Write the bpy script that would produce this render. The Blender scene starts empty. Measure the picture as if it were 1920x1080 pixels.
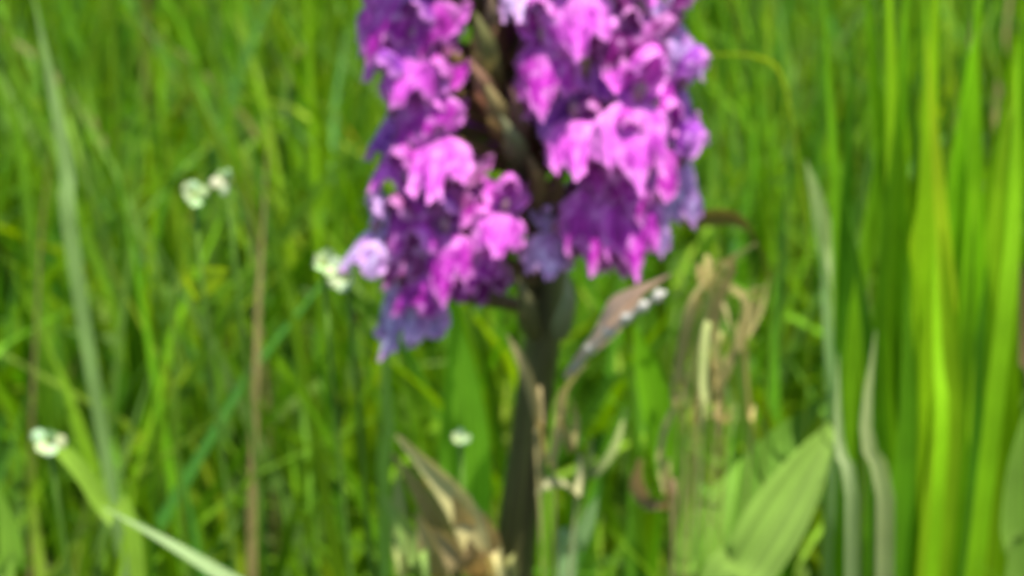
import bpy, math, random
import numpy as np
from mathutils import Vector, Matrix, Euler

SC = bpy.context.scene
COL = SC.collection
PI = math.pi
rad = math.radians

# ------------------------------------------------------------------ camera
PITCH = rad(20.0)
DIST = 0.30                       # lens to orchid stem
FRAME_W = 0.155                   # metres across the frame at the stem
CENTRE = Vector((0.0, 0.0, 0.20))
VIEW = Vector((0, math.cos(PITCH), -math.sin(PITCH)))
CAM_UP = Vector((0, math.sin(PITCH), math.cos(PITCH)))
CAM_POS = CENTRE - VIEW * DIST
cam_data = bpy.data.cameras.new('camera')
cam_data.sensor_width = 36.0
cam_data.lens = 36.0 * DIST / FRAME_W
cam_data.clip_start = 0.005
cam_data.clip_end = 400.0
cam_data.dof.use_dof = True
cam_data.dof.focus_distance = 0.125     # the camera missed its focus: everything is a little soft
cam_data.dof.aperture_fstop = 62.0
cam = bpy.data.objects.new('camera', cam_data)
COL.objects.link(cam)
cam.location = CAM_POS
cam.rotation_euler = (PI / 2 - PITCH, 0, 0)
SC.camera = cam

# ------------------------------------------------------------------ sky and sun
SUN_EL = rad(71.0)
SUN_AZ = rad(140.0)               # from +Y towards +X: behind the camera, to the right
world = bpy.data.worlds.new('World')
SC.world = world
world.use_nodes = True
wn = world.node_tree.nodes
wl = world.node_tree.links
bg = wn['Background']
sky = wn.new('ShaderNodeTexSky')
sky.sky_type = 'NISHITA'
sky.sun_disc = False
sky.sun_elevation = SUN_EL
sky.sun_rotation = SUN_AZ
wl.new(sky.outputs['Color'], bg.inputs['Color'])
bg.inputs['Strength'].default_value = 0.105

sun_data = bpy.data.lights.new('sun', 'SUN')
sun_data.energy = 4.4
sun_data.angle = rad(0.6)
sun_data.color = (1.0, 0.96, 0.88)
sun = bpy.data.objects.new('sun', sun_data)
COL.objects.link(sun)
sdir = Vector((math.sin(SUN_AZ) * math.cos(SUN_EL), math.cos(SUN_AZ) * math.cos(SUN_EL), math.sin(SUN_EL)))
sun.rotation_euler = (-sdir).to_track_quat('-Z', 'Y').to_euler()
sun.location = sdir * 5

SC.view_settings.view_transform = 'Standard'
SC.view_settings.look = 'None'
SC.view_settings.gamma = 1.0
SC.view_settings.exposure = 1.35
SC.cycles.filter_width = 3.0
SC.cycles.max_bounces = 10
SC.cycles.transmission_bounces = 8
SC.cycles.diffuse_bounces = 5

# ------------------------------------------------------------------ helpers
def pix(px, py, y=0.0):
    """the point on the vertical plane Y = y that is seen at photograph pixel (px, py)"""
    k = FRAME_W / 1920.0 / DIST
    d = VIEW + Vector((1, 0, 0)) * (px - 960) * k + CAM_UP * (540 - py) * k
    t = (y - CAM_POS.y) / d.y
    return CAM_POS + d * t

def link(o, parent=None):
    COL.objects.link(o)
    if parent is not None:
        o.parent = parent
    return o

def tag(o, label, cat, group=None, kind=None):
    o['label'] = label
    o['category'] = cat
    if group:
        o['group'] = group
    if kind:
        o['kind'] = kind
    return o

def empty(name, loc=(0, 0, 0), parent=None):
    o = bpy.data.objects.new(name, None)
    o.empty_display_size = 0.01
    o.location = loc
    return link(o, parent)

def mesh_from(name, verts, faces, tint=None, uvw=None, smooth=True):
    me = bpy.data.meshes.new(name)
    me.from_pydata([tuple(v) for v in verts], [], faces)
    if tint is not None:
        a = me.attributes.new('tint', 'FLOAT_COLOR', 'POINT')
        t = np.ones((len(verts), 4), dtype=np.float32)
        t[:, :3] = np.asarray(tint, dtype=np.float32)
        a.data.foreach_set('color', t.ravel())
    if uvw is not None:
        a = me.attributes.new('along', 'FLOAT_VECTOR', 'POINT')
        a.data.foreach_set('vector', np.asarray(uvw, dtype=np.float32).ravel())
    if smooth:
        me.polygons.foreach_set('use_smooth', [True] * len(me.polygons))
    me.update()
    return me

def obj(name, me, mat, parent=None, color=None):
    if mat is not None and not me.materials:
        me.materials.append(mat)
    o = bpy.data.objects.new(name, me)
    if color is not None:
        o.color = (*color, 1.0)
    return link(o, parent)

def catmull(pts, n):
    """n points along a smooth curve through pts"""
    P = [Vector(p) for p in pts]
    P = [P[0] * 2 - P[1]] + P + [P[-1] * 2 - P[-2]]
    segs = len(P) - 3
    out = []
    for i in range(n):
        t = i / (n - 1) * segs
        k = min(int(t), segs - 1)
        f = t - k
        a, b, c, d = P[k:k + 4]
        out.append(0.5 * ((2 * b) + (c - a) * f + (2 * a - 5 * b + 4 * c - d) * f * f + (3 * b - a - 3 * c + d) * f ** 3))
    return out

def tube(path, radii, sides=10, ridge=0.0, close=True):
    """a tube round a path; returns verts, faces, uvw"""
    n = len(path)
    verts, faces, uvw = [], [], []
    ref = Vector((0.3, 1, 0.1)).normalized()
    for i, p in enumerate(path):
        t = (path[min(i + 1, n - 1)] - path[max(i - 1, 0)]).normalized()
        a = t.cross(ref)
        if a.length < 1e-4:
            a = t.cross(Vector((1, 0, 0)))
        a.normalize()
        b = t.cross(a).normalized()
        r = radii[i] if hasattr(radii, '__len__') else radii
        for s in range(sides):
            th = 2 * PI * s / sides
            rr = r * (1 + ridge * math.cos(th * 3))
            verts.append(p + a * math.cos(th) * rr + b * math.sin(th) * rr)
            uvw.append((s / sides, i / (n - 1), 0))
    for i in range(n - 1):
        for s in range(sides):
            s2 = (s + 1) % sides
            faces.append((i * sides + s, i * sides + s2, (i + 1) * sides + s2, (i + 1) * sides + s))
    if close:
        faces.append(tuple(range(sides))[::-1])
        faces.append(tuple((n - 1) * sides + s for s in range(sides)))
    return verts, faces, uvw

def ribbon(path, widths, side, fold=0.25, twist=0.0, across=2, wave=0.0, seed=0):
    """a leaf blade along a path: a keeled strip. side = vector the blade is wide along at its base"""
    n = len(path)
    rnd = random.Random(seed)
    ph = rnd.random() * 6
    verts, faces, uvw = [], [], []
    side = Vector(side)
    off = rnd.random() * 50
    for i, p in enumerate(path):
        f = i / (n - 1)
        t = (path[min(i + 1, n - 1)] - path[max(i - 1, 0)]).normalized()
        s = side - t * side.dot(t)
        s.normalize()
        s.rotate(Matrix.Rotation(twist * f, 3, t))
        nrm = s.cross(t).normalized()
        w = widths[i] if hasattr(widths, '__len__') else widths
        for k in range(across + 1):
            u = k / across * 2 - 1
            wob = wave * math.sin(f * 17 + ph + u * 1.3) * abs(u)
            verts.append(p + s * (u * w * 0.5) + nrm * (abs(u) * w * 0.5 * fold + wob * w))
            uvw.append((u * 0.5 + 0.5, f, off))
    c = across + 1
    for i in range(n - 1):
        for k in range(across):
            faces.append((i * c + k, i * c + k + 1, (i + 1) * c + k + 1, (i + 1) * c + k))
    return verts, faces, uvw

# ------------------------------------------------------------------ materials
class NT:
    def __init__(self, name):
        self.m = bpy.data.materials.new(name)
        self.m.use_nodes = True
        self.t = self.m.node_tree
        self.t.nodes.clear()
        self.out = self.n('ShaderNodeOutputMaterial')
    def n(self, typ, **kw):
        nd = self.t.nodes.new(typ)
        for k, v in kw.items():
            setattr(nd, k, v)
        return nd
    def l(self, a, b):
        self.t.links.new(a, b)
    def mixrgb(self, a, b, fac, mode='MIX'):
        nd = self.n('ShaderNodeMix', data_type='RGBA', blend_type=mode)
        for sock, v in ((nd.inputs['Factor'], fac), (nd.inputs['A'], a), (nd.inputs['B'], b)):
            if hasattr(v, 'is_output'):
                self.l(v, sock)
            elif isinstance(v, (int, float)):
                sock.default_value = v
            else:
                sock.default_value = (*v, 1.0)
        return nd.outputs['Result']
    def maprange(self, v, a, b, c, d):
        nd = self.n('ShaderNodeMapRange')
        self.l(v, nd.inputs['Value'])
        for k, x in zip(('From Min', 'From Max', 'To Min', 'To Max'), (a, b, c, d)):
            nd.inputs[k].default_value = x
        return nd.outputs['Result']

def leaf_material(name, translucency=0.42, rough=0.42, spec=0.4, vein=55.0, trans_tint=(1.15, 1.1, 0.35)):
    """thin leaf: colour from the 'tint' attribute, fine long veins, light shining through"""
    N = NT(name)
    tint = N.n('ShaderNodeAttribute', attribute_name='tint')
    al = N.n('ShaderNodeAttribute', attribute_name='along')
    mp = N.n('ShaderNodeMapping')
    mp.inputs['Scale'].default_value = (vein, 2.0, 1.0)
    N.l(al.outputs['Vector'], mp.inputs['Vector'])
    no = N.n('ShaderNodeTexNoise')
    no.inputs['Scale'].default_value = 0.35
    no.inputs['Detail'].default_value = 2.0
    N.l(mp.outputs['Vector'], no.inputs['Vector'])
    v = N.maprange(no.outputs['Fac'], 0.3, 0.7, 0.72, 1.25)
    geo = N.n('ShaderNodeTexCoord')
    n2 = N.n('ShaderNodeTexNoise')
    n2.inputs['Scale'].default_value = 60.0
    n2.inputs['Detail'].default_value = 3.0
    N.l(geo.outputs['Object'], n2.inputs['Vector'])
    blot = N.maprange(n2.outputs['Fac'], 0.35, 0.68, 0.8, 1.18)
    mul = N.n('ShaderNodeMath', operation='MULTIPLY')
    N.l(v, mul.inputs[0]); N.l(blot, mul.inputs[1])
    cmb = N.n('ShaderNodeCombineColor')
    for k in ('Red', 'Green', 'Blue'):
        N.l(mul.outputs[0], cmb.inputs[k])
    colr = N.mixrgb(tint.outputs['Color'], cmb.outputs['Color'], 1.0, 'MULTIPLY')
    p = N.n('ShaderNodeBsdfPrincipled')
    N.l(colr, p.inputs['Base Color'])
    p.inputs['Roughness'].default_value = rough
    p.inputs['Specular IOR Level'].default_value = spec
    bmp = N.n('ShaderNodeBump')
    bmp.inputs['Strength'].default_value = 0.25
    bmp.inputs['Distance'].default_value = 0.0004
    N.l(no.outputs['Fac'], bmp.inputs['Height'])
    N.l(bmp.outputs['Normal'], p.inputs['Normal'])
    tr = N.n('ShaderNodeBsdfTranslucent')
    N.l(N.mixrgb(colr, trans_tint, 1.0, 'MULTIPLY'), tr.inputs['Color'])
    mx = N.n('ShaderNodeMixShader')
    mx.inputs['Fac'].default_value = translucency
    N.l(p.outputs['BSDF'], mx.inputs[1]); N.l(tr.outputs['BSDF'], mx.inputs[2])
    N.l(mx.outputs['Shader'], N.out.inputs['Surface'])
    return N.m

def petal_material(name, spots=False):
    """petal: the object's own colour, pale towards the base, streaked with veins; the lip also has dark spots"""
    N = NT(name)
    oi = N.n('ShaderNodeObjectInfo')
    al = N.n('ShaderNodeAttribute', attribute_name='along')
    sep = N.n('ShaderNodeSeparateXYZ')
    N.l(al.outputs['Vector'], sep.inputs[0])
    tc = N.n('ShaderNodeTexCoord')
    # veins
    mp = N.n('ShaderNodeMapping'); mp.inputs['Scale'].default_value = (14, 2.2, 1)
    N.l(al.outputs['Vector'], mp.inputs['Vector'])
    no = N.n('ShaderNodeTexNoise'); no.inputs['Scale'].default_value = 1.0; no.inputs['Detail'].default_value = 3
    N.l(mp.outputs['Vector'], no.inputs['Vector'])
    f = N.maprange(no.outputs['Fac'], 0.36, 0.66, 0.0, 1.0)
    deep = N.mixrgb(oi.outputs['Color'], (0.50, 0.28, 0.55), 1.0, 'MULTIPLY')
    c = N.mixrgb(oi.outputs['Color'], deep, f)
    addv = N.n('ShaderNodeVectorMath', operation='ADD')
    N.l(tc.outputs['Object'], addv.inputs[0])
    rv = N.n('ShaderNodeCombineXYZ'); N.l(oi.outputs['Random'], rv.inputs['X']); N.l(oi.outputs['Random'], rv.inputs['Z'])
    N.l(rv.outputs[0], addv.inputs[1])
    mo = N.n('ShaderNodeTexNoise'); mo.inputs['Scale'].default_value = 420; mo.inputs['Detail'].default_value = 3
    N.l(addv.outputs[0], mo.inputs['Vector'])
    c = N.mixrgb(c, N.mixrgb(c, (0.42, 0.22, 0.45), 1.0, 'MULTIPLY'), N.maprange(mo.outputs['Fac'], 0.36, 0.5, 0.75, 0.0))
    c = N.mixrgb(c, (0.92, 0.48, 0.86), N.maprange(mo.outputs['Fac'], 0.54, 0.70, 0.0, 0.50))
    eu = N.n('ShaderNodeMath', operation='SUBTRACT'); N.l(sep.outputs['X'], eu.inputs[0]); eu.inputs[1].default_value = 0.5
    ea = N.n('ShaderNodeMath', operation='ABSOLUTE'); N.l(eu.outputs[0], ea.inputs[0])
    e1 = N.maprange(ea.outputs[0], 0.34, 0.5, 0.0, 0.55)
    e2 = N.maprange(sep.outputs['Y'], 0.84, 1.0, 0.0, 0.55)
    em = N.n('ShaderNodeMath', operation='MAXIMUM'); N.l(e1, em.inputs[0]); N.l(e2, em.inputs[1])
    c = N.mixrgb(c, (0.90, 0.36, 0.80), em.outputs[0])
    if spots:
        base = N.maprange(sep.outputs['Y'], 0.05, 0.55, 0.85, 0.0)
        ax = N.n('ShaderNodeMath', operation='SUBTRACT'); N.l(sep.outputs['X'], ax.inputs[0]); ax.inputs[1].default_value = 0.5
        ab = N.n('ShaderNodeMath', operation='ABSOLUTE'); N.l(ax.outputs[0], ab.inputs[0])
        mid = N.maprange(ab.outputs[0], 0.08, 0.34, 1.0, 0.0)
        mm = N.n('ShaderNodeMath', operation='MULTIPLY'); N.l(base, mm.inputs[0]); N.l(mid, mm.inputs[1])
        c = N.mixrgb(c, (0.55, 0.16, 0.50), mm.outputs[0])
        vo = N.n('ShaderNodeTexVoronoi'); vo.inputs['Scale'].default_value = 620
        N.l(tc.outputs['Object'], vo.inputs['Vector'])
        sp = N.maprange(vo.outputs['Distance'], 0.20, 0.30, 0.7, 0.0)
        area = N.maprange(ab.outputs[0], 0.12, 0.26, 1.0, 0.0)
        a2 = N.n('ShaderNodeMath', operation='MULTIPLY'); N.l(sp, a2.inputs[0]); N.l(area, a2.inputs[1])
        c = N.mixrgb(c, (0.22, 0.01, 0.20), a2.outputs[0])
    p = N.n('ShaderNodeBsdfPrincipled')
    N.l(c, p.inputs['Base Color'])
    p.inputs['Roughness'].default_value = 0.5
    p.inputs['Specular IOR Level'].default_value = 0.3
    p.inputs['Sheen Weight'].default_value = 0.105
    p.inputs['Sheen Roughness'].default_value = 0.4
    p.inputs['Sheen Tint'].default_value = (1.0, 0.75, 1.0, 1)
    bmp = N.n('ShaderNodeBump'); bmp.inputs['Strength'].default_value = 0.7; bmp.inputs['Distance'].default_value = 0.0006
    N.l(no.outputs['Fac'], bmp.inputs['Height']); N.l(bmp.outputs['Normal'], p.inputs['Normal'])
    tr = N.n('ShaderNodeBsdfTranslucent')
    N.l(c, tr.inputs['Color'])
    mx = N.n('ShaderNodeMixShader'); mx.inputs['Fac'].default_value = 0.35
    N.l(p.outputs['BSDF'], mx.inputs[1]); N.l(tr.outputs['BSDF'], mx.inputs[2])
    N.l(mx.outputs['Shader'], N.out.inputs['Surface'])
    return N.m

def stem_material():
    N = NT('orchid stem')
    al = N.n('ShaderNodeAttribute', attribute_name='along')
    sep = N.n('ShaderNodeSeparateXYZ'); N.l(al.outputs['Vector'], sep.inputs[0])
    tc = N.n('ShaderNodeTexCoord')
    mp = N.n('ShaderNodeMapping'); mp.inputs['Scale'].default_value = (26, 5, 1)
    N.l(al.outputs['Vector'], mp.inputs['Vector'])
    no = N.n('ShaderNodeTexNoise'); no.inputs['Scale'].default_value = 1.0; no.inputs['Detail'].default_value = 4
    N.l(mp.outputs['Vector'], no.inputs['Vector'])
    f = N.maprange(no.outputs['Fac'], 0.38, 0.64, 0, 1)
    low = N.mixrgb((0.085, 0.085, 0.022), (0.040, 0.026, 0.012), f)
    high = N.mixrgb((0.11, 0.085, 0.045), (0.06, 0.02, 0.03), f)
    hi = N.maprange(sep.outputs['Y'], 0.62, 0.78, 0, 1)
    c = N.mixrgb(low, high, hi)
    p = N.n('ShaderNodeBsdfPrincipled')
    N.l(c, p.inputs['Base Color'])
    p.inputs['Roughness'].default_value = 0.42
    bmp = N.n('ShaderNodeBump'); bmp.inputs['Strength'].default_value = 0.5; bmp.inputs['Distance'].default_value = 0.0005
    N.l(no.outputs['Fac'], bmp.inputs['Height']); N.l(bmp.outputs['Normal'], p.inputs['Normal'])
    N.l(p.outputs['BSDF'], N.out.inputs['Surface'])
    return N.m

def ground_material():
    N = NT('meadow soil')
    tc = N.n('ShaderNodeTexCoord')
    no = N.n('ShaderNodeTexNoise'); no.inputs['Scale'].default_value = 22; no.inputs['Detail'].default_value = 8
    N.l(tc.outputs['Object'], no.inputs['Vector'])
    n2 = N.n('ShaderNodeTexNoise'); n2.inputs['Scale'].default_value = 1.3; n2.inputs['Detail'].default_value = 5
    N.l(tc.outputs['Object'], n2.inputs['Vector'])
    soil = N.mixrgb((0.035, 0.026, 0.014), (0.075, 0.060, 0.026), N.maprange(no.outputs['Fac'], 0.35, 0.65, 0, 1))
    moss = N.mixrgb((0.045, 0.085, 0.012), (0.075, 0.13, 0.02), N.maprange(n2.outputs['Fac'], 0.35, 0.65, 0, 1))
    c = N.mixrgb(soil, moss, N.maprange(no.outputs['Fac'], 0.42, 0.56, 0.25, 0.95))
    p = N.n('ShaderNodeBsdfPrincipled')
    N.l(c, p.inputs['Base Color'])
    p.inputs['Roughness'].default_value = 0.95
    p.inputs['Specular IOR Level'].default_value = 0.1
    bmp = N.n('ShaderNodeBump'); bmp.inputs['Strength'].default_value = 0.8; bmp.inputs['Distance'].default_value = 0.01
    N.l(no.outputs['Fac'], bmp.inputs['Height']); N.l(bmp.outputs['Normal'], p.inputs['Normal'])
    N.l(p.outputs['BSDF'], N.out.inputs['Surface'])
    return N.m

M_GRASS = leaf_material('grass blade', translucency=0.5, rough=0.5, spec=0.2, trans_tint=(1.25, 1.15, 0.10))
M_DRY = leaf_material('dry grass', translucency=0.38, rough=0.7, spec=0.2, trans_tint=(1.1, 1.0, 0.7))
M_BROAD = leaf_material('broad leaf', translucency=0.4, rough=0.7, spec=0.1, vein=40.0)
M_BRACT = leaf_material('bract', translucency=0.3, rough=0.5, spec=0.3, vein=30.0, trans_tint=(1.1, 0.9, 0.8))
M_PETAL = petal_material('orchid petal')
M_LIP = petal_material('orchid lip', spots=True)
M_STEM = stem_material()
M_GROUND = ground_material()
M_FLORET = leaf_material('white floret', translucency=0.3, rough=0.6, spec=0.2, vein=20.0, trans_tint=(1, 1, 0.85))

# ------------------------------------------------------------------ the ground
def ground():
    rng = np.random.default_rng(4)
    rings = [0, .12, .25, .4, .6, .85, 1.2, 1.7, 2.5, 4, 7, 14, 30, 70, 180]
    seg = 48
    verts = [(0, 0.3, 0)]
    for r in rings[1:]:
        for s in range(seg):
            th = 2 * PI * s / seg
            z = 0.006 * math.sin(r * 9 + th * 3) + rng.uniform(-.004, .004) + min(0.25, 0.004 * r)
            verts.append((r * math.cos(th), 0.3 + r * math.sin(th), z))
    faces = [(0, 1 + s, 1 + (s + 1) % seg) for s in range(seg)]
    for i in range(len(rings) - 2):
        a = 1 + i * seg; b = a + seg
        for s in range(seg):
            s2 = (s + 1) % seg
            faces.append((a + s, b + s, b + s2, a + s2))
    o = obj('ground', mesh_from('ground', verts, faces), M_GROUND)
    o['kind'] = 'structure'
    o['label'] = 'mossy meadow soil under the grass'
ground()

# ------------------------------------------------------------------ the mass of meadow grass
GREENS = np.array([0.88, 0.96, 0.80]) * np.array([
    (0.140, 0.280, 0.006), (0.175, 0.310, 0.006), (0.105, 0.240, 0.008),
    (0.085, 0.215, 0.010), (0.210, 0.330, 0.008), (0.070, 0.190, 0.025),
    (0.120, 0.265, 0.006), (0.150, 0.260, 0.050), (0.250, 0.350, 0.025)])
GREEN_P = np.array([.2, .14, .16, .12, .09, .08, .13, .05, .03])

def blades_mesh(name, base, height, width, az, lean, bend, tint, segs, seed):
    """many keeled grass blades in one mesh, vectorised. az = lean direction, lean/bend in radians"""
    rng = np.random.default_rng(seed)
    n = len(base)
    s = np.linspace(0, 1, segs + 1)
    ang = lean[:, None] + bend[:, None] * s[None, :] ** 1.6          # angle from vertical along the blade
    ds = height[:, None] / segs
    hx = np.concatenate([np.zeros((n, 1)), np.cumsum(np.sin(ang[:, 1:]) * ds, 1)], 1)
    hz = np.concatenate([np.zeros((n, 1)), np.cumsum(np.cos(ang[:, 1:]) * ds, 1)], 1)
    cx, cy = np.cos(az)[:, None], np.sin(az)[:, None]
    P = np.stack([base[:, 0:1] + cx * hx, base[:, 1:2] + cy * hx, base[:, 2:3] + hz], -1)
    tw = az[:, None] + PI / 2 + rng.normal(0, .7, n)[:, None] + rng.normal(0, .8, n)[:, None] * s[None, :]
    S = np.stack([np.cos(tw), np.sin(tw), np.zeros_like(tw)], -1)
    prof = np.minimum(1, 0.55 + s * 1.6) * np.clip(1.0 - np.clip((s - .45) / .55, 0, 1) ** 1.5, 0.03, 1)
    w = width[:, None] * prof[None, :] * 0.5
    U = np.stack([-np.sin(tw) * 0 + cx * np.cos(ang), cy * np.cos(ang), -np.sin(ang)], -1)   # upper-face normal
    V = np.stack([P - S * w[..., None] + U * w[..., None] * .3, P, P + S * w[..., None] + U * w[..., None] * .3], 2)
    verts = V.reshape(-1, 3)
    vpb = (segs + 1) * 3
    i = np.arange(segs)[:, None] * 3
    q = np.concatenate([np.stack([i[:, 0] + k, i[:, 0] + k + 1, i[:, 0] + k + 4, i[:, 0] + k + 3], -1) for k in (0, 1)])
    faces = (q[None] + (np.arange(n) * vpb)[:, None, None]).reshape(-1, 4)
    me = bpy.data.meshes.new(name)
    me.vertices.add(len(verts)); me.vertices.foreach_set('co', verts.astype(np.float32).ravel())
    me.loops.add(faces.size); me.loops.foreach_set('vertex_index', faces.astype(np.int32).ravel())
    me.polygons.add(len(faces)); me.polygons.foreach_set('loop_start', np.arange(0, faces.size, 4, dtype=np.int32))
    me.polygons.foreach_set('use_smooth', np.ones(len(faces), dtype=bool))
    me.update(calc_edges=True)
    t = np.ones((n, vpb, 4), np.float32); t[..., :3] = tint[:, None, :]
    a = me.attributes.new('tint', 'FLOAT_COLOR', 'POINT'); a.data.foreach_set('color', t.ravel())
    uv = np.zeros((n, segs + 1, 3, 3), np.float32)
    uv[..., 0] = np.array([0, .5, 1])[None, None, :]; uv[..., 1] = s[None, :, None]; uv[..., 2] = (rng.random(n) * 60)[:, None, None]
    a = me.attributes.new('along', 'FLOAT_VECTOR', 'POINT'); a.data.foreach_set('vector', uv.ravel())
    return me

def ground_z(x, y):
    return np.zeros_like(x) - 0.004

def scatter(n, r0, r1, seed, hmin, hmax, wmin, wmax):
    rng = np.random.default_rng(seed)
    r = np.sqrt(rng.uniform(r0 ** 2, r1 ** 2, n)); th = rng.uniform(0, 2 * PI, n)
    x = r * np.cos(th); y = 0.3 + r * np.sin(th)
    # blades gather into loose tufts
    k = max(8, n // 26)
    cr = np.sqrt(rng.uniform(r0 ** 2, r1 ** 2, k)); ct = rng.uniform(0, 2 * PI, k)
    who = rng.integers(0, k, n); near = rng.random(n) < 0.72
    sp = 0.011 * (1 + r1 * 0.5)
    x = np.where(near, cr[who] * np.cos(ct[who]) + rng.normal(0, sp, n), x)
    y = np.where(near, 0.3 + cr[who] * np.sin(ct[who]) + rng.normal(0, sp, n), y)
    tuft_tone = rng.integers(0, len(GREENS), k)
    h = rng.uniform(hmin, hmax, n) * np.where(rng.random(n) < .06, 1.2, 1.0)
    w = rng.uniform(wmin, wmax, n)
    # the photographer's side: nothing tall between the lens and the orchid
    dy = y - CAM_POS.y
    half = 0.5 * FRAME_W / DIST
    in_front = (dy > -0.03) & (y < 0.035) & (np.abs(x) < np.maximum(dy, 0.05) * half * 1.15 + 0.05)
    floor = CAM_POS.z - np.maximum(dy, 0) * math.tan(PITCH + math.atan(half * 9 / 16)) - 0.035
    h = np.where(in_front, np.minimum(h, np.maximum(floor, 0.03) * 0.9), h)
    behind = (dy <= -0.03) | ~in_front
    near_cam = (np.hypot(x - CAM_POS.x, dy) < 0.12)
    h = np.where(near_cam & behind, np.minimum(h, 0.16), h)
    keep = np.hypot(x, y) > 0.012
    x, y, h, w, in_front = x[keep], y[keep], h[keep], w[keep], in_front[keep]
    n = len(x)
    tone = np.where(near[keep] & (rng.random(n) < .6), tuft_tone[who[keep]], rng.choice(len(GREENS), n, p=GREEN_P))
    tint = GREENS[tone] * rng.uniform(.55, 1.3, (n, 1)) * rng.uniform(.9, 1.1, (n, 3))
    dead = rng.random(n) < 0.008
    tint = np.where(dead[:, None], np.array([.34, .27, .11]) * rng.uniform(.6, 1.1, (n, 1)), tint)
    lean = np.abs(rng.normal(0, .14, n)); bend = np.abs(rng.normal(.3, .35, n)) + np.where(rng.random(n) < .24, rng.uniform(.5, 1.6, n), 0)
    lean = np.where(in_front, lean * .6, lean)
    bend = np.where(in_front, np.minimum(bend, .5), bend)
    return np.stack([x, y, ground_z(x, y)], -1), h, w, rng.uniform(0, 2 * PI, n), lean, bend, tint

a = scatter(52000, 0.0, 1.15, 11, .07, .205, .0020, .0050)
g = obj('meadow_grass', blades_mesh('meadow_grass', *a, 5, 1), M_GRASS)
tag(g, 'dense sunlit green meadow grass filling the background', 'grass', kind='stuff')
a = scatter(5000, 1.0, 2.6, 12, .15, .30, .006, .011)
b = scatter(9000, 2.4, 14, 13, .2, .38, .02, .05)
a = [np.concatenate([p, q]) for p, q in zip(a, b)]
g = obj('distant_grass', blades_mesh('distant_grass', *a, 4, 2), M_GRASS)
tag(g, 'farther meadow grass beyond the near blades', 'grass', kind='stuff')

# ------------------------------------------------------------------ the orchid
rnd = random.Random(7)
orchid = empty('orchid', (0, 0, 0))
STEM_PIX = [(963, 1085), (975, 960), (990, 850), (1003, 740), (1018, 640), (1028, 540), (1020, 440), (992, 330),
            (958, 230), (925, 120), (905, 0), (895, -140), (905, -300), (915, -440)]
stem_pts = [pix(x, y, 0.0) for x, y in STEM_PIX]
base = Vector((stem_pts[0].x - 0.004, 0.004, -0.01))
stem_ctrl = [base, base.lerp(stem_pts[0], .35) + Vector((-.002, 0, 0)), base.lerp(stem_pts[0], .7)] + stem_pts
tag(orchid, 'purple-pink flowering orchid spike on a dark stem in the middle', 'orchid')
spath = catmull(stem_ctrl, 90)
srad = [0.0034 - 0.0018 * (i / 89) ** 1.3 for i in range(90)]
v, f, u = tube(spath, srad, 14, 0.05)
obj('stem', mesh_from('stem', v, f, uvw=u), M_STEM, orchid)

def stem_at(z):
    return min(spath, key=lambda p: abs(p.z - z))

def grid_mesh(name, fn, nu, nv, rag=.00035):
    verts, uvw, faces = [], [], []
    rg = random.Random(name + str(nu) + str(id(fn) % 1))
    for j in range(nv + 1):
        for i in range(nu + 1):
            uu, vv = i / nu * 2 - 1, j / nv
            e = rag * max(vv ** 4, abs(uu) ** 5 * min(1, vv * 2)) + rag * .25 * vv
            verts.append(Vector(fn(uu, vv)) + Vector((rg.uniform(-e, e), rg.uniform(-e, e), rg.uniform(-e, e)))); uvw.append((uu * .5 + .5, vv, 0))
    for j in range(nv):
        for i in range(nu):
            q = j * (nu + 1) + i
            faces.append((q, q + 1, q + nu + 2, q + nu + 1))
    return mesh_from(name, verts, faces, uvw=uvw)

def lip_fn(seed, spread=1.0, fold=1.0, length=1.0):
    r = random.Random(seed)
    p1, p2, p3 = r.random() * 6, r.random() * 6, r.random() * 6
    asym = r.uniform(-.12, .12)
    def fn(u, v):
        hw = 0.0018 + 0.0048 * spread * (1 - (1 - min(1, v / .62)) ** 2)
        a = abs(u)
        L = 0.0098 + 0.0030 * math.exp(-(u / .26) ** 2) - 0.0022 * math.exp(-((a - .40) / .09) ** 2) - 0.0030 * max(0, a - .72) / .28 * a
        L *= length * (1 + asym * u)
        s = v * L
        # first forward, then hanging
        th = rad(28) + rad(58) * min(1, v * 1.25)
        y = -(s * math.cos(rad(28) + rad(30) * v)) * .80
        z = -(s * math.sin(th)) * .92
        x = u * hw * (1 - .12 * fold * v * a)
        y += fold * (0.0052 * a ** 2.2) * min(1, v * 1.5)               # side lobes swept back
        z -= fold * 0.0014 * a * a * v
        fr = (v ** 3)
        y += fr * (0.0011 * math.sin(9 * u + p1) + 0.0008 * math.sin(17 * u + p2))
        z += fr * 0.0007 * math.sin(21 * u + p3) + 0.0005 * v * math.sin(5 * u + p2)
        return (x, y, z)
    return fn

def sepal_fn(seed, side, L=0.0095, W=0.0050, up=50, out=38, back=.35):
    r = random.Random(seed)
    cur = r.uniform(.2, .5); ph = r.random() * 6
    d = Vector((side * math.sin(rad(out)) , back * .8 - .1, math.cos(rad(out)) * math.sin(rad(up)) + .15)).normalized()
    w = d.cross(Vector((0, -1, 0.1))).normalized()
    nrm = w.cross(d).normalized()
    if nrm.y > 0:
        nrm = -nrm
    o = Vector((side * .0015, .0006, .0008))
    def fn(u, v):
        hw = W * .5 * (math.sin(PI * min(1, (.10 + .90 * v)) ** .85) ** .75 if v < .999 else 0.02)
        p = o + d * (L * v) + w * (u * hw)
        p += nrm * (-cur * L * .5 * v * v + abs(u) ** 2 * hw * .45 + .0003 * math.sin(8 * v + ph) * u)
        return p
    return fn

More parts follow.
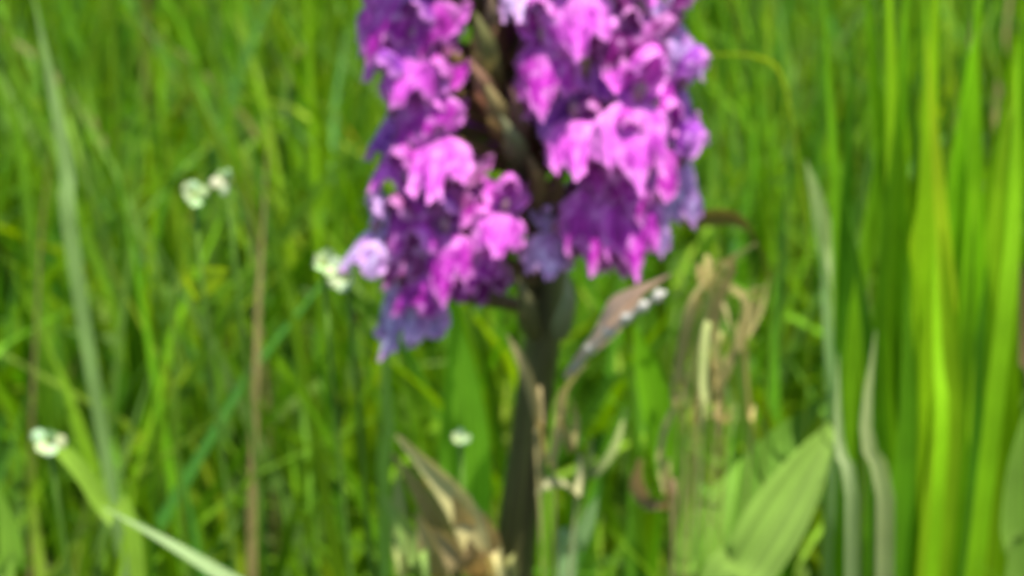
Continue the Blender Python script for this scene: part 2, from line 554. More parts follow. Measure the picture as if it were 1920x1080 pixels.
def hood_fn(seed):
    r = random.Random(seed)
    q = r.uniform(.9, 1.1)
    def fn(u, v):
        # helmet of the upper sepal and two petals: arches forward over the throat
        a = u * rad(108)
        rr = 0.0036 * q * (0.35 + 0.85 * math.sin(PI * (0.08 + .74 * v)))
        rr *= 1 + .10 * math.cos(3 * a)
        yc = 0.0012 - 0.0062 * v
        zc = 0.0012 + 0.0045 * math.sin(v * 1.9)
        scal = 1 - .25 * v * abs(u)
        return (rr * math.sin(a) * scal, yc + .0010 * abs(u) * v, zc + rr * math.cos(a) * scal * .9)
    return fn

LIPS = [grid_mesh('lip', lip_fn(s, sp, fo, le), 20, 12) for s, sp, fo, le in
        ((1, 1.0, 1.0, 1.05), (2, 1.12, .6, 1.15), (3, 1.0, 1.2, 1.42), (4, 1.05, .9, .95))]
HOODS = [grid_mesh('hood', hood_fn(s), 14, 9) for s in (1, 2, 3)]
SEPALS = {sd: [grid_mesh('sepal', sepal_fn(s * 2 + sd, sd, L, W, up, out, bk), 6, 9) for s, L, W, up, out, bk in
               ((1, .0098, .0052, 55, 40, .35), (2, .0105, .0056, 40, 58, .25), (3, .0092, .0050, 60, 30, .6))] for sd in (-1, 1)}
for m in LIPS: m.materials.append(M_LIP)
for L_ in (HOODS, SEPALS[-1], SEPALS[1]):
    for m in L_: m.materials.append(M_PETAL)
def spur_mesh():
    path = catmull([(0, -.0004, 0.0004), (0, .004, .0006), (0.0004, .008, .0022), (0.0008, .0115, .0046)], 12)
    v, f, u = tube(path, [.0018, .0017, .0016, .0015, .0014, .0013, .00125, .0012, .0012, .00125, .0012, .0007], 10)
    return mesh_from('spur', v, f, uvw=u)
SPUR = spur_mesh(); SPUR.materials.append(M_PETAL)
def column_mesh():
    path = catmull([(0, .0008, .0004), (0, -.0006, .0016), (0, -.0016, .0034)], 6)
    v, f, u = tube(path, [.0011, .0012, .0012, .0012, .0010, .0005], 8)
    return mesh_from('column', v, f, tint=(.42, .20, .30), uvw=u)
COLUMN = column_mesh(); COLUMN.materials.append(M_BRACT)

MAGENTA = (0.58, 0.036, 0.48)
VIVID = (0.64, 0.034, 0.55)
VIOLET = (0.38, 0.060, 0.52)
DEEP = (0.28, 0.010, 0.22)
PINK = (0.86, 0.130, 0.76)
PALE = (0.74, 0.60, 0.86)
ROSE = (0.40, 0.07, 0.28)
LAV = (0.50, 0.38, 0.66)

def flower(px, py, y, az, tilt=0, roll=0, size=1.0, lip=0, lipc=MAGENTA, hoodc=DEEP, sepc=MAGENTA, sep2=None, shape=0, bract=True, name='flower'):
    """one bloom: throat at the point seen at (px, py), facing az degrees right of the camera; tilt > 0 nods down"""
    loc = pix(px, py, y) if not isinstance(px, Vector) else px
    e = empty(name, loc, orchid)
    M = Matrix.Rotation(rad(az), 4, 'Z') @ Matrix.Rotation(rad(tilt), 4, 'X') @ Matrix.Rotation(rad(roll), 4, 'Y')
    e.rotation_euler = M.to_euler()
    e.scale = (size,) * 3
    obj('lip', LIPS[lip % 4], None, e, lipc)
    obj('hood', HOODS[(lip + shape) % 3], None, e, hoodc)
    obj('sepal', SEPALS[-1][shape % 3], None, e, sepc)
    obj('sepal', SEPALS[1][shape % 3], None, e, sep2 or sepc)
    obj('spur', SPUR, None, e, hoodc)
    obj('column', COLUMN, None, e)
    # ovary: twisted stalk from the stem to the back of the bloom
    st = stem_at(loc.z - 0.010 * size)
    W = (Matrix.Translation(loc) @ M @ Matrix.Scale(size, 4)).inverted()
    a = W @ st; b = Vector((0, .0004, .0002))
    midp = W @ (st.lerp(loc, .45) + Vector((0, 0, .0005)))
    path = catmull([a, midp + Vector((0, .0012, -.0004)), b + Vector((0, .0022, -.0004)), b], 12)
    v, f, u = tube(path, [.0009, .0011, .0013, .0015, .0016, .0017, .0017, .0017, .0016, .0015, .0013, .0011], 9, .12)
    obj('ovary', mesh_from('ovary', v, f, tint=(.20, .13, .055), uvw=u), M_BRACT, e)
    if bract:
        d = (loc - st); d.z = 0
        dn = d.normalized() if d.length > 1e-5 else Vector((0, -1, 0))
        s = st - Vector((0, 0, .001))
        q = random.Random(int(loc.x * 1e6) ^ int(loc.z * 1e6))
        L = .013 + q.random() * .004
        side = dn.cross(Vector((0, 0, 1)))
        path = catmull([s, s + dn * .0035 + Vector((0, 0, L * .3)), s + dn * .0052 + side * q.uniform(-.003, .003) + Vector((0, 0, L * .7)),
                        s + dn * .0062 + side * q.uniform(-.004, .004) + Vector((0, 0, L))], 9)
        wd = [.0030 * x for x in (.8, 1, 1, .95, .85, .7, .5, .3, .05)]
        v, f, u = ribbon(path, wd, side, .5)
        t = q.choice([(.16, .085, .05), (.13, .12, .04), (.17, .05, .09), (.19, .15, .07)])
        obj('bract', mesh_from('bract', v, f, tint=t, uvw=u), M_BRACT, orchid)
    return e

# blooms one can see: left column, then the middle, then the right column
BLOOMS = [  # petal hues, with sunlit patches painted in as PINK and shaded ones as DEEP
    (740, -20, -.010, -45, .80, 0, VIVID, MAGENTA, VIVID, 2), (796, -5, -.012, -24, .74, 3, MAGENTA, VIOLET, VIVID, 2),
    (724, 52, -.007, -58, .72, 3, PINK, PINK, PINK, 2), (782, 84, -.012, -28, .78, 3, PINK, VIOLET, PINK, 0), (816, 118, -.009, -16, .54, 3, ROSE, MAGENTA, PINK, 2),
    (768, 178, -.011, -42, .80, 0, VIVID, VIOLET, MAGENTA, 2), (824, 172, -.012, -22, .58, 3, VIVID, MAGENTA, ROSE, 2), (740, 222, -.008, -56, .62, 3, VIOLET, MAGENTA, VIVID, 2),
    (818, 258, -.013, -24, .72, 1, PINK, PINK, PINK, 2), (756, 272, -.009, -50, .72, 3, PINK, VIVID, PALE, 2),
    (772, 352, -.012, -42, .80, 0, MAGENTA, MAGENTA, PINK, 2), (850, 345, -.012, -14, .66, 3, ROSE, DEEP, VIVID, 0), (812, 400, -.012, -26, .62, 3, MAGENTA, VIOLET, ROSE, 2),
    (706, 438, -.011, -58, .66, 3, PALE, PALE, PALE, 2), (762, 440, -.012, -38, .70, 3, ROSE, ROSE, PINK, 2),
    (838, 436, -.014, -22, .78, 0, VIVID, VIOLET, MAGENTA, 2), (898, 452, -.012, -10, .68, 3, VIVID, VIVID, VIVID, 0),
    (944, 398, -.014, 2, .58, 3, PINK, PINK, PINK, 2), (905, 486, -.007, -20, .62, 3, DEEP, DEEP, MAGENTA, 0),
    (800, 500, -.013, -42, .76, 3, VIVID, PINK, VIVID, 2), (758, 535, -.010, -44, .74, 1, (.62, .54, .80), PALE, VIOLET, 2), (846, 486, -.009, -30, .66, 3, VIVID, VIOLET, VIVID, 2),
    (786, 548, -.010, -50, .72, 3, LAV, VIOLET, VIOLET, 2),
    (985, -34, -.010, -10, .60, 3, PALE, PINK, PALE, 2), (1068, -14, -.014, 4, .80, 3, PINK, PINK, PINK, 2),
    (1022, 82, -.013, -10, .78, 0, VIVID, VIVID, PINK, 2), (1046, 150, -.011, -6, .70, 0, VIOLET, VIVID, VIVID, 2), (1005, 140, -.010, -22, .56, 3, MAGENTA, VIVID, PINK, 2),
    (1078, 222, -.013, -2, .66, 1, PINK, VIOLET, PINK, 2), (1140, 20, -.011, 18, .72, 3, DEEP, DEEP, PINK, 2),
    (1200, 30, -.009, 34, .76, 3, DEEP, MAGENTA, PINK, 2), (1162, 96, -.010, 14, .70, 3, VIOLET, DEEP, VIOLET, 2),
    (1222, 108, -.008, 44, .74, 0, VIVID, DEEP, ROSE, 2), (1266, 48, -.003, 64, .74, 3, LAV, DEEP, LAV, 2),
    (1192, 190, -.014, 18, .86, 1, PINK, PINK, PINK, 2), (1270, 170, -.005, 56, .76, 3, VIOLET, VIOLET, PALE, 1),
    (1120, 262, -.011, -8, .70, 3, MAGENTA, DEEP, VIVID, 2), (1180, 282, -.014, 14, .78, 0, MAGENTA, MAGENTA, VIVID, 2), (1234, 270, -.010, 36, .70, 3, MAGENTA, VIVID, VIVID, 2),
    (1272, 312, -.005, 50, .76, 3, LAV, VIOLET, VIOLET, 1), (1122, 352, -.012, 0, .78, 1, MAGENTA, MAGENTA, MAGENTA, 2),
    (1182, 366, -.013, 18, .78, 1, VIVID, MAGENTA, VIOLET, 2), (1228, 385, -.009, 38, .68, 3, LAV, VIOLET, LAV, 2), (1036, 438, -.010, 6, .60, 3, PALE, PALE, PALE, 2),
    (1150, 420, -.009, 8, .70, 3, ROSE, MAGENTA, MAGENTA, 2), (1084, 400, -.006, -4, .58, 3, DEEP, DEEP, VIOLET, 0)]
fr = random.Random(33)
for (x, y, Y, az, sz, lp, lc, hc, sc, sh) in BLOOMS:
    tl = fr.uniform(-10, 12) - (14 if lc is PINK or lc is PALE else 0)
    flower(x, y, Y, az + fr.uniform(-8, 8), tl, fr.uniform(-14, 14), sz * fr.uniform(.94, 1.06), lp, lc, hc, sc, fr.choice([sc, lc]), shape=sh, bract=fr.random() < .6)
# round the back of the spike and above the frame
for i, (h, az) in enumerate(((.222, 120), (.226, 190), (.231, 245), (.240, 150), (.247, 215), (.250, 85), (.249, -80),
                             (.256, -25), (.259, 40), (.262, 175), (.264, -120), (.268, 100), (.272, 10), (.276, -60), (.279, 150), (.283, 60))):
    st = stem_at(h)
    k = 1 - max(0, (h - .25)) * 9
    r = (.011 if h < .25 else .010) * max(.5, k)
    p = st + Vector((math.sin(rad(az)) * r, -math.cos(rad(az)) * r, .004))
    flower(p, 0, 0, az, 4, rnd.uniform(-8, 8), 1.0 * max(.6, k), i, rnd.choice([MAGENTA, VIVID, PINK]), DEEP, rnd.choice([MAGENTA, VIOLET]), shape=i)
# buds at the tip
for i in range(9):
    st = stem_at(.284 + i * .0016)
    azb = rad(i * 137)
    r = .0048 - i * .0003
    p0 = st; p1 = st + Vector((math.sin(azb) * r, -math.cos(azb) * r, .003)); p2 = p1 + Vector((math.sin(azb) * .0015, -math.cos(azb) * .0015, .0042))
    v, f, u = tube(catmull([p0, p1, p2], 8), [.0006, .0010, .0016, .0021, .0021, .0017, .0010, .0003], 8)
    obj('bud', mesh_from('bud', v, f, uvw=u), M_PETAL, orchid, DEEP)

for k, (x0, y0, x1, y1, w, t) in enumerate((
        (925, 190, 888, 20, .0044, (.22, .21, .07)), (940, 240, 880, 110, .0038, (.28, .15, .09)), (958, 290, 908, 150, .0040, (.26, .20, .08)),
        (985, 340, 938, 215, .0040, (.19, .19, .09)), (1015, 420, 990, 290, .0040, (.20, .13, .05)), (975, 300, 955, 160, .0036, (.20, .10, .08)), (1030, 430, 1040, 310, .0030, (.12, .07, .03)),
        (1060, 210, 1092, 60, .0034, (.24, .18, .09)), (1050, 640, 1062, 510, .0030, (.20, .22, .12)), (1000, 640, 970, 520, .0034, (.13, .12, .05)),
        (900, 120, 918, -20, .0032, (.22, .15, .09)))):
    a = pix(x0, y0, -.004); b = pix(x1, y1, -.013)
    path = catmull([a, a.lerp(b, .35) + Vector((0, -.003, 0)), a.lerp(b, .7) + Vector((.0006, -.003, 0)), b], 10)
    v, f, u = ribbon(path, [w * q for q in (.7, .95, 1, 1, .95, .85, .7, .5, .3, .06)], (1, -.15, 0), -.5, .3 * math.sin(k), 4, .03, k)
    obj('bract', mesh_from('bract', v, f, tint=t, uvw=u), M_BRACT, orchid)
# withered bract below the spike on the right, tan with a pale crumpled rim
path = catmull([pix(1058, 700, -.004), pix(1100, 640, -.014), pix(1160, 585, -.022), pix(1215, 545, -.026), pix(1258, 515, -.028)], 12)
v, f, u = ribbon(path, [.0018, .0024, .0030, .0036, .0040, .0040, .0036, .0030, .0026, .0020, .0014, .0005], (0.3, -.6, .8), .75, .5, 6, .05, 3)
wb = obj('withered_bract', mesh_from('withered_bract', v, f, tint=(.74, .55, .42), uvw=u), M_BRACT, orchid)
wb['label'] = 'withered tan bract curling out below the lowest blooms'
rim = [p + Vector((.0002, -.0010, -.0014)) for p in path[1:-1]]
rim = [p + Vector((0, 0, .00035 * math.sin(i * 2.4))) for i, p in enumerate(catmull(rim, 30))]
v, f, u = tube(rim, [.00034 + .00060 * max(0, math.sin(i * 1.25)) for i in range(30)], 7)
obj('rim', mesh_from('rim', v, f, tint=(.55, .53, .46), uvw=u), M_BRACT, wb)

# stem leaves clasping the stem, mostly below the frame, and the basal rosette
def orchid_leaf(pts, w, side, tint, seed, wave=.03):
    path = catmull(pts, 16)
    wd = [w * math.sin(PI * (.14 + .84 * i / 15)) ** .8 for i in range(16)]
    v, f, u = ribbon(path, wd, side, .45, .2, 6, wave, seed)
    obj('leaf', mesh_from('leaf', v, f, tint=tint, uvw=u), M_BROAD, orchid)
b0 = stem_at(.10)
orchid_leaf([b0 + Vector((.001, -.003, 0)), b0 + Vector((.008, -.007, .020)), b0 + Vector((.016, -.010, .036)), b0 + Vector((.026, -.012, .043))], .014, (.5, .2, -.3), (.07, .16, .03), 1)
b0 = stem_at(.065)
orchid_leaf([b0 + Vector((-.001, -.003, 0)), b0 + Vector((-.010, -.004, .022)), b0 + Vector((-.022, -.006, .040)), b0 + Vector((-.040, -.006, .046))], .018, (.5, .2, .3), (.07, .16, .03), 2)
for k, az in enumerate((20, 115, 200, 290)):
    dx, dy = math.cos(rad(az)), math.sin(rad(az))
    orchid_leaf([base + Vector((0, 0, .012)), base + Vector((dx * .03, dy * .03, .04)), base + Vector((dx * .065, dy * .065, .05)), base + Vector((dx * .10, dy * .10, .040))],
                .026, (-dy, dx, 0), (.06, .15, .03), 10 + k)

# ------------------------------------------------------------------ single plants one can pick out
def to_ground(p, lean=(0, 0, 0), y=None):
    return Vector((p.x + lean[0], (p.y if y is None else y) + lean[1], -.006))

def blade(name, pts, w, side, tint, parent=None, fold=.3, twist=0, mat=None, n=14, tip=.05, across=2, seed=1, wave=0, shape=None):
    path = catmull(pts, n)
    prof = []
    for i in range(n):
        f = i / (n - 1)
        prof.append(w * max(tip, (min(1, .5 + f * 1.8)) * (1 - max(0, (f - .5) / .5) ** 1.7)) if shape is None else w * shape(f))
    v, f, u = ribbon(path, prof, side, fold, twist, across, wave, seed)
    return obj(name, mesh_from(name, v, f, tint=tint, uvw=u), mat or M_GRASS, parent)

X = (1, 0, 0)
# -- tall bright tuft along the right edge
TR = random.Random(21)
tuft = empty('grass_tuft', to_ground(pix(1720, 1080, .02), y=.03))
tag(tuft, 'tall tuft of bright yellow-green upright blades along the right side', 'grass tuft', 'single grass plants')
def tuft_blade(root, x0, y0, x1, y1, Y, w, tint, seed, bow=0.0, twist=0.0, side=None):
    """a blade of a tuft from its root, passing (x0, y0), ending at (x1, y1)"""
    a = pix(x0, y0, Y); b = pix(x1, y1, Y + .004 * math.sin(seed))
    g0 = Vector((a.x + (a.x - b.x) * .5, Y, -.006)) * .6 + Vector((root.location.x, root.location.y, -.006)) * .4
    m = a.lerp(b, .5) + Vector((bow, 0, 0))
    loc = root.location
    pts = [g0 - loc, g0.lerp(a, .5) - loc, a - loc, m - loc, b - loc]
    s = side or (math.cos(seed * 1.7) * .4 + .9, math.sin(seed * 2.3) * .7, 0)
    return blade('blade', pts, w, s, tint, root, twist=twist, seed=seed)
YG = [(.25, .48, .008), (.20, .44, .010), (.15, .36, .012), (.32, .54, .012), (.11, .28, .014), (.50, .66, .28)]  # last tint paints bright glints into the colour of a few narrow blades
spec = [(1640, 1060, 1660, -60, .030, .0050, 2), (1690, 1060, 1705, -90, .022, .0060, 1), (1730, 1070, 1760, -120, .018, .0068, 0),
        (1765, 1070, 1735, 60, .012, .0064, 3), (1755, 1000, 1765, 430, .004, .0054, 3), (1800, 1060, 1830, -40, .016, .0056, 0),
        (1785, 1060, 1900, 120, .022, .0056, 3), (1830, 1040, 1880, 180, .026, .0060, 0), (1700, 1060, 1650, 240, .024, .0048, 4),
        (1610, 1060, 1600, 40, .034, .0048, 4), (1580, 1060, 1540, -60, .040, .0050, 2), (1662, 1000, 1642, 620, -.012, .0028, 5),
        (1600, 1000, 1572, 660, -.014, .0022, 5), (1758, 900, 1752, 400, -.010, .0026, 3), (1870, 700, 1905, 60, .004, .0030, 3), (1720, 1080, 1790, 250, .020, .0054, 1), (1670, 1080, 1690, 130, .014, .0050, 1),
        (1840, 1080, 1930, -60, .034, .0058, 1), (1880, 1080, 1915, 240, .020, .0060, 3), (1740, 1090, 1730, -140, .040, .0060, 1),
        (1770, 1090, 1830, 330, .008, .0044, 3), (1640, 1090, 1590, 380, .018, .0044, 4), (1680, 1090, 1700, 480, .006, .0044, 2),
        (1595, 1090, 1620, 300, .028, .0038, 5), (1815, 1090, 1850, 500, .012, .0044, 4), (1560, 1090, 1530, 330, .034, .0030, 5)]
spec += [(TR.uniform(1570, 1860), 1080, TR.uniform(1560, 1900), TR.uniform(-160, 420), TR.uniform(.02, .055), TR.uniform(.004, .0062), TR.choice([0, 1, 1, 2, 2, 4, 3])) for k in range(18)]
for i, (x0, y0, x1, y1, Y, w, c) in enumerate(spec):
    t = [k * .95 * TR.uniform(.85, 1.12) for k in YG[c]]
    if abs(x1 - x0) > 140: x1 = x0 + (140 if x1 > x0 else -140)
    tuft_blade(tuft, x0, y0, x1, y1, Y, w, t, i + 1, TR.uniform(-.0025, .0025), TR.uniform(-.5, .5), (1, TR.uniform(-.5, .5), 0))

def single(name, label, cat, pts, w, side, tint, group=None, **kw):
    root = Vector(pts[0])
    o = blade(name, [Vector(p) - root for p in pts], w, side, tint, **kw)
    o.location = root
    return tag(o, label, cat, group)

GB = 'single grass plants'
p = [pix(x, y, .085) for x, y in ((150, 560), (125, 330), (95, 160), (55, -40))]
single('grass_plant', 'long pale silvery grass blade standing upright near the upper left corner', 'grass',
       [to_ground(p[0], (.012, .01, 0))] + p, .0030, X, (.28, .42, .15), GB, twist=1.2)
p = [pix(x, y, -.022) for x, y in ((800, 1760), (720, 1400), (620, 1230), (520, 1145), (420, 1082), (310, 1015), (195, 952))]
single('grass_plant', 'pale grey-green blade lying slanted across the bottom left of the picture', 'grass',
       [to_ground(p[0], (.01, .01, 0))] + p, .0030, (.3, .78, .51), (.34, .46, .20), GB, n=30)
p = [pix(x, y, .006) for x, y in ((260, 1090), (205, 970), (150, 880), (92, 826))]
single('grass_plant', 'short yellow-green blade leaning left beneath the greenish white flower', 'grass',
       [to_ground(p[0])] + p + [pix(60, 828, .0)], .0030, (.9, .5, .4), (.24, .40, .04), GB, tip=.4)
p = [pix(x, y, .02) for x, y in ((1500, 330), (1470, 150), (1420, 106), (1330, 101), (1215, 98))]
single('grass_plant', 'thin yellowish blade bent over horizontally to the right of upper blooms', 'grass',
       [to_ground(pix(1520, 900, .02)), pix(1515, 700, .02)] + p, .0011, (0, -.6, .8), (.22, .32, .06), GB, n=24)
p = [pix(x, y, .05) for x, y in ((1570, 700), (1550, 480), (1530, 370), (1510, 300))]
single('grass_plant', 'slim pale blade just left of the tall bright tuft', 'grass',
       [to_ground(p[0])] + p, .0034, X, (.34, .44, .18), GB, twist=.4)
p = [pix(x, y, .03) for x, y in ((330, 700), (380, 560), (430, 510), (350, 505))]
single('grass_plant', 'bright yellow-green blade tip bent sideways left of the lower blooms', 'grass',
       [to_ground(p[0])] + p, .0036, (.2, -.5, .8), (.28, .42, .06), GB)
p = [pix(x, y, .03) for x, y in ((720, 1000), (728, 800), (722, 700), (735, 560))]
single('grass_plant', 'slender light green blade rising below the lowest left bloom', 'grass',
       [to_ground(p[0])] + p, .0022, X, (.22, .38, .09), GB)
p = [pix(x, y, .025) for x, y in ((1290, 1090), (1255, 860), (1215, 700), (1190, 610))]
single('grass_plant', 'broad vivid green blade under the right blooms beside the dry stalks', 'grass',
       [to_ground(p[0])] + p, .0062, X, (.17, .40, .012), GB, tip=.1)
p = [pix(x, y, .03) for x, y in ((870, 1090), (872, 900), (868, 740), (850, 560))]
single('grass_plant', 'wide deep green blade directly left of the orchid stem', 'grass',
       [to_ground(p[0])] + p, .0095, X, (.16, .38, .02), GB, tip=.2)
p = [pix(x, y, .0) for x, y in ((1060, 1120), (1075, 1040), (1105, 965), (1120, 930))]
single('grass_plant', 'small pale blade leaning right at the foot of the stem', 'grass',
       [to_ground(p[0])] + p, .0030, (.8, .1, .2), (.26, .40, .17), GB)
p = [pix(x, y, .01) for x, y in ((1905, 1150), (1900, 1010), (1905, 880), (1925, 760))]
single('grass_plant', 'bluish green blade in the lower right corner', 'grass',
       [to_ground(p[0])] + p, .0046, X, (.24, .40, .06), GB)
p = [pix(x, y, .0) for x, y in ((10, 1180), (25, 1080), (18, 990), (-10, 900))]
single('grass_plant', 'bluish green blade in the lower left corner', 'grass',
       [to_ground(p[0])] + p, .0046, X, (.24, .42, .05), GB)
p = [pix(x, y, .05) for x, y in ((1960, 820), (1900, 770), (1850, 772), (1810, 790))]
single('grass_plant', 'short pale blade lying level near the right edge', 'grass',
       [to_ground(pix(1990, 1000, .05))] + p, .0028, (0, -.5, .8), (.20, .34, .12), GB)

p = [pix(x, y, .03) for x, y in ((1945, 900), (1925, 650), (1905, 520), (1890, 440))]
single('dead_grass_stalk', 'withered brown blade at the right edge beside the tall tuft', 'dry grass',
       [to_ground(p[0])] + p, .0050, (1, .2, 0), (.13, .085, .04), 'dead grass', mat=M_DRY)
p = [pix(x, y, .018) for x, y in ((1440, 700), (1440, 520), (1395, 420), (1330, 405), (1275, 425))]
single('dead_grass_stalk', 'withered reddish brown blade drooping beside the lowest right blooms', 'dry grass',
       [to_ground(p[0])] + p, .0034, (.2, -.3, .9), (.17, .13, .03), 'dead grass', mat=M_DRY, n=24, shape=lambda f: max(.12, math.sin(PI * min(1, max(0, f - .55) / .45)) ** .7))
# -- broad pale leaves, lower right
leafshape = lambda f: max(.03, math.sin(PI * min(1, f ** 1.4)) ** 1.1 if f < .99 else .03)
def broad(label, pts, w, side, tint, seed):
    p = [pix(x, y, Y) for x, y, Y in pts]
    single('broad_leaf', label, 'leaf', [to_ground(p[0], (-.012, .005, 0))] + p, w, side, tint, 'broad leaves right of the stem',
           mat=M_BROAD, across=6, wave=.015, shape=leafshape, n=24, fold=.25, seed=seed)
broad('broad pale green leaf slanting up to the right towards the tall tuft', ((1310, 1230, .000), (1400, 1060, .004), (1485, 920, .012), (1580, 770, .024)),
      .0105, (.85, -.05, -.5), (.17, .28, .045), 1)
broad('mid green leaf slanting just above the pale leaf, tip near the tuft', ((1290, 1150, .022), (1350, 1000, .024), (1430, 870, .028), (1560, 730, .036)),
      .0085, (.7, -.1, -.6), (.13, .26, .03), 2)
broad('yellow-green leaf at the bottom edge between dry grass and pale leaf', ((1260, 1190, .012), (1290, 1080, .012), (1335, 970, .016), (1390, 860, .024)),
      .0075, (.9, -.1, -.3), (.15, .30, .03), 3)

# -- dry straw beside and below the spike
STRAW = (.46, .39, .16)
STRAW2 = (.38, .32, .12)
dry = empty('dry_grass_clump', to_ground(pix(1290, 1080, .012)))
tag(dry, 'clump of tan dry grass bent over right of the stem', 'dry grass', 'dead grass')
def dry_blade(root, pts, w, tint, seed, Y=.01, side=(1, -.3, .2), **kw):
    loc = root.location
    P = [pix(x, y, Y + .004 * math.sin(seed + i)) - loc for i, (x, y) in enumerate(pts)]
    g0 = Vector((0, 0, 0)) + Vector((math.sin(seed * 3) * .010, math.cos(seed * 3) * .006, 0))
    tip = kw.pop('tip', .06)
    kw.setdefault('twist', 1.2 * math.sin(seed * 2.1))
    shape = lambda f: max(tip * max(0, (f - .5) * 2), .10, min(1, (f / .62) ** 1.6) * (1 - max(0, (f - .72) / .28) ** 1.8))
    return blade('blade', [g0] + P, w, side, tint, root, mat=M_DRY, seed=seed, fold=.4, shape=shape, n=18, **kw)
dry_blade(dry, [(1285, 900), (1275, 720), (1300, 580), (1350, 500), (1418, 455)], .0019, STRAW, 1, .008, tip=.35)
dry_blade(dry, [(1270, 900), (1262, 760), (1280, 640), (1310, 545), (1400, 480)], .0015, STRAW, 2, .012)
dry_blade(dry, [(1320, 900), (1340, 760), (1385, 640), (1398, 560), (1330, 520)], .0016, STRAW2, 3, .014)
dry_blade(dry, [(1300, 900), (1310, 800), (1350, 700), (1420, 590), (1440, 520)], .0015, STRAW2, 4, .018)
for k in range(11):
    q = random.Random(90 + k)
    xt = q.uniform(1300, 1430); yt = q.uniform(470, 640); xb = q.uniform(1255, 1400)
    dry_blade(dry, [(xb, 930), (xb + q.uniform(-10, 20), 790), ((xb + xt) * .5, yt + 110), (xt, yt), (xt + q.uniform(-70, 40), yt + q.uniform(-30, 60))], q.uniform(.0008, .0016),
              [c * q.uniform(.8, 1.15) for c in q.choice([STRAW, STRAW2, (.36, .42, .12)])], 60 + k, q.uniform(-.002, .016))
dry_blade(dry, [(1262, 1000), (1250, 930), (1240, 860), (1255, 790), (1300, 700)], .0018, STRAW, 5, .010)
dry_blade(dry, [(1262, 1040), (1245, 960), (1215, 940), (1195, 905), (1200, 860)], .0028, (.26, .18, .09), 6, .006, tip=.4)

dead = empty('dead_leaf_cluster', to_ground(pix(850, 1080, .010)))
tag(dead, 'curled brown and straw dead leaves left of the stem foot', 'dead leaf', 'dead grass')
for k, (x0, x1, yt, w, Y, t) in enumerate((
        (935, 745, 815, .0052, -.016, (.50, .44, .18)), (945, 800, 880, .0044, -.004, (.36, .36, .12)), (860, 735, 850, .0040, .004, (.30, .27, .09)),
        (900, 850, 930, .0046, -.012, (.34, .26, .11)), (830, 780, 960, .0048, -.008, (.36, .28, .11)), (880, 810, 990, .0050, -.014, (.32, .24, .10)),
        (760, 745, 880, .0034, -.006, (.30, .34, .10)), (790, 720, 930, .0032, -.010, (.24, .36, .08)), (925, 905, 960, .0036, -.016, (.34, .25, .11)),
        (850, 770, 900, .0038, .0, (.34, .27, .10)), (900, 880, 1010, .0040, -.018, (.30, .20, .08)))):
    xm = x0 + (x1 - x0) * .35
    dry_blade(dead, [(x0 + 10, 1180), (x0 + (x1 - x0) * .12, 1080), (xm, (1080 + yt) * .5), (x1, yt)], w, t, 30 + k, Y, side=(.8, -.3, .5), tip=.15, across=4, wave=.03, twist=.5 * math.sin(k))

straw = empty('dry_grass_clump', to_ground(pix(1030, 1080, -.006)))
tag(straw, 'thin straw strands hugging the right side of the orchid stem', 'dry grass', 'dead grass')
dry_blade(straw, [(1010, 940), (1030, 880), (1048, 790), (1052, 735), (1100, 680)], .0022, STRAW, 13, -.014, tip=.3)
dry_blade(straw, [(1075, 1010), (1080, 930), (1050, 898), (1005, 925)], .0022, (.40, .38, .18), 14, -.008, tip=.15)
dry_blade(straw, [(1020, 900), (1012, 800), (985, 690), (950, 625)], .0016, (.36, .29, .13), 15, -.012)
dry_blade(straw, [(1090, 980), (1110, 900), (1150, 840), (1175, 760)], .0014, (.26, .30, .10), 16, .004)
dry_blade(straw, [(1040, 960), (1075, 850), (1085, 790), (1070, 740)], .0020, STRAW2, 17, -.016)

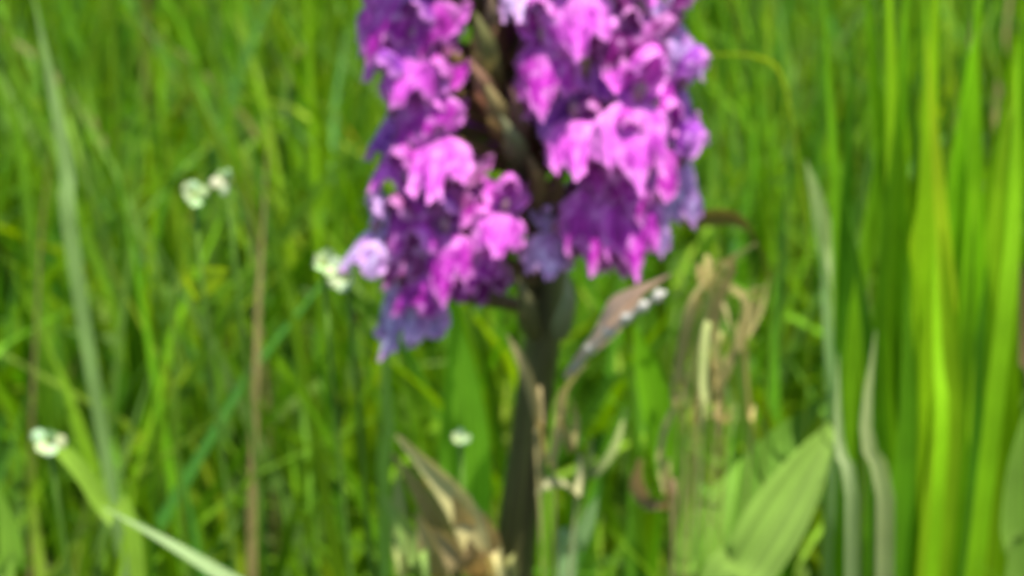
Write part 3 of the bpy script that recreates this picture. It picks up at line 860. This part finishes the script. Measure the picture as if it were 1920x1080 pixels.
# -- tiny white florets in the grass
def floret(px, py, y, az, tilt, size, label):
    c = pix(px, py, y)
    root = empty('white_flower', (c.x, y + .004, -.006))
    tag(root, label, 'wild flower', 'tiny white wild flowers')
    loc = root.location
    v, f, u = tube(catmull([Vector((0, 0, 0)), Vector((.004, 0, c.z * .5)), c - loc], 14), .0004, 6)
    obj('stalk', mesh_from('stalk', v, f, tint=(.15, .28, .04), uvw=u), M_GRASS, root)
    R = (Matrix.Rotation(rad(az), 3, 'Z') @ Matrix.Rotation(rad(tilt), 3, 'X'))
    q5 = random.Random(int(px))
    for k in range(5):
        th = 2 * PI * k / 5 + q5.uniform(-.25, .25)
        up = q5.uniform(.2, 1.1)
        d = (R @ Vector((math.cos(th), math.sin(th), up))).normalized(); s = R @ Vector((-math.sin(th), math.cos(th), 0))
        o = c - loc
        ln = size * q5.uniform(.7, 1.1)
        path = [o + d * ln * q + R @ Vector((0, 0, size * q5.uniform(-.1, .4) * q * q)) for q in (.08, .3, .55, .8, 1)]
        v, f, u = ribbon(path, [size * q for q in (.22, .52, .72, .62, .25)], s, .3)
        obj('petal', mesh_from('petal', v, f, tint=[t * q5.uniform(.75, 1) for t in (.58, .70, .36)], uvw=u), M_FLORET, root)
    v, f, u = tube([c - loc - R @ Vector((0, 0, size * .5)), c - loc - R @ Vector((0, 0, size * .2)), c - loc + R @ Vector((0, 0, size * .12))], [size * .12, size * .3, size * .22], 8)
    obj('calyx', mesh_from('calyx', v, f, tint=(.30, .40, .08), uvw=u), M_GRASS, root)
floret(362, 366, .012, 20, 60, .0027, 'tiny white flower in the left grass, the lower left one of a close pair')
floret(425, 338, .016, -40, 74, .0025, 'tiny white flower in the left grass, the upper right one of a close pair')
floret(605, 495, -.008, 30, 66, .0030, 'white flower close to the left edge of the orchid spike')
floret(652, 522, -.006, -30, 62, .0027, 'smaller white flower almost touching the lowest left bloom')
floret(90, 826, -.004, 10, 68, .0030, 'greenish white flower alone in the lower left of the picture')
floret(862, 826, -.014, 10, 40, .0018, 'small pale flower low between dead leaves and orchid stem')
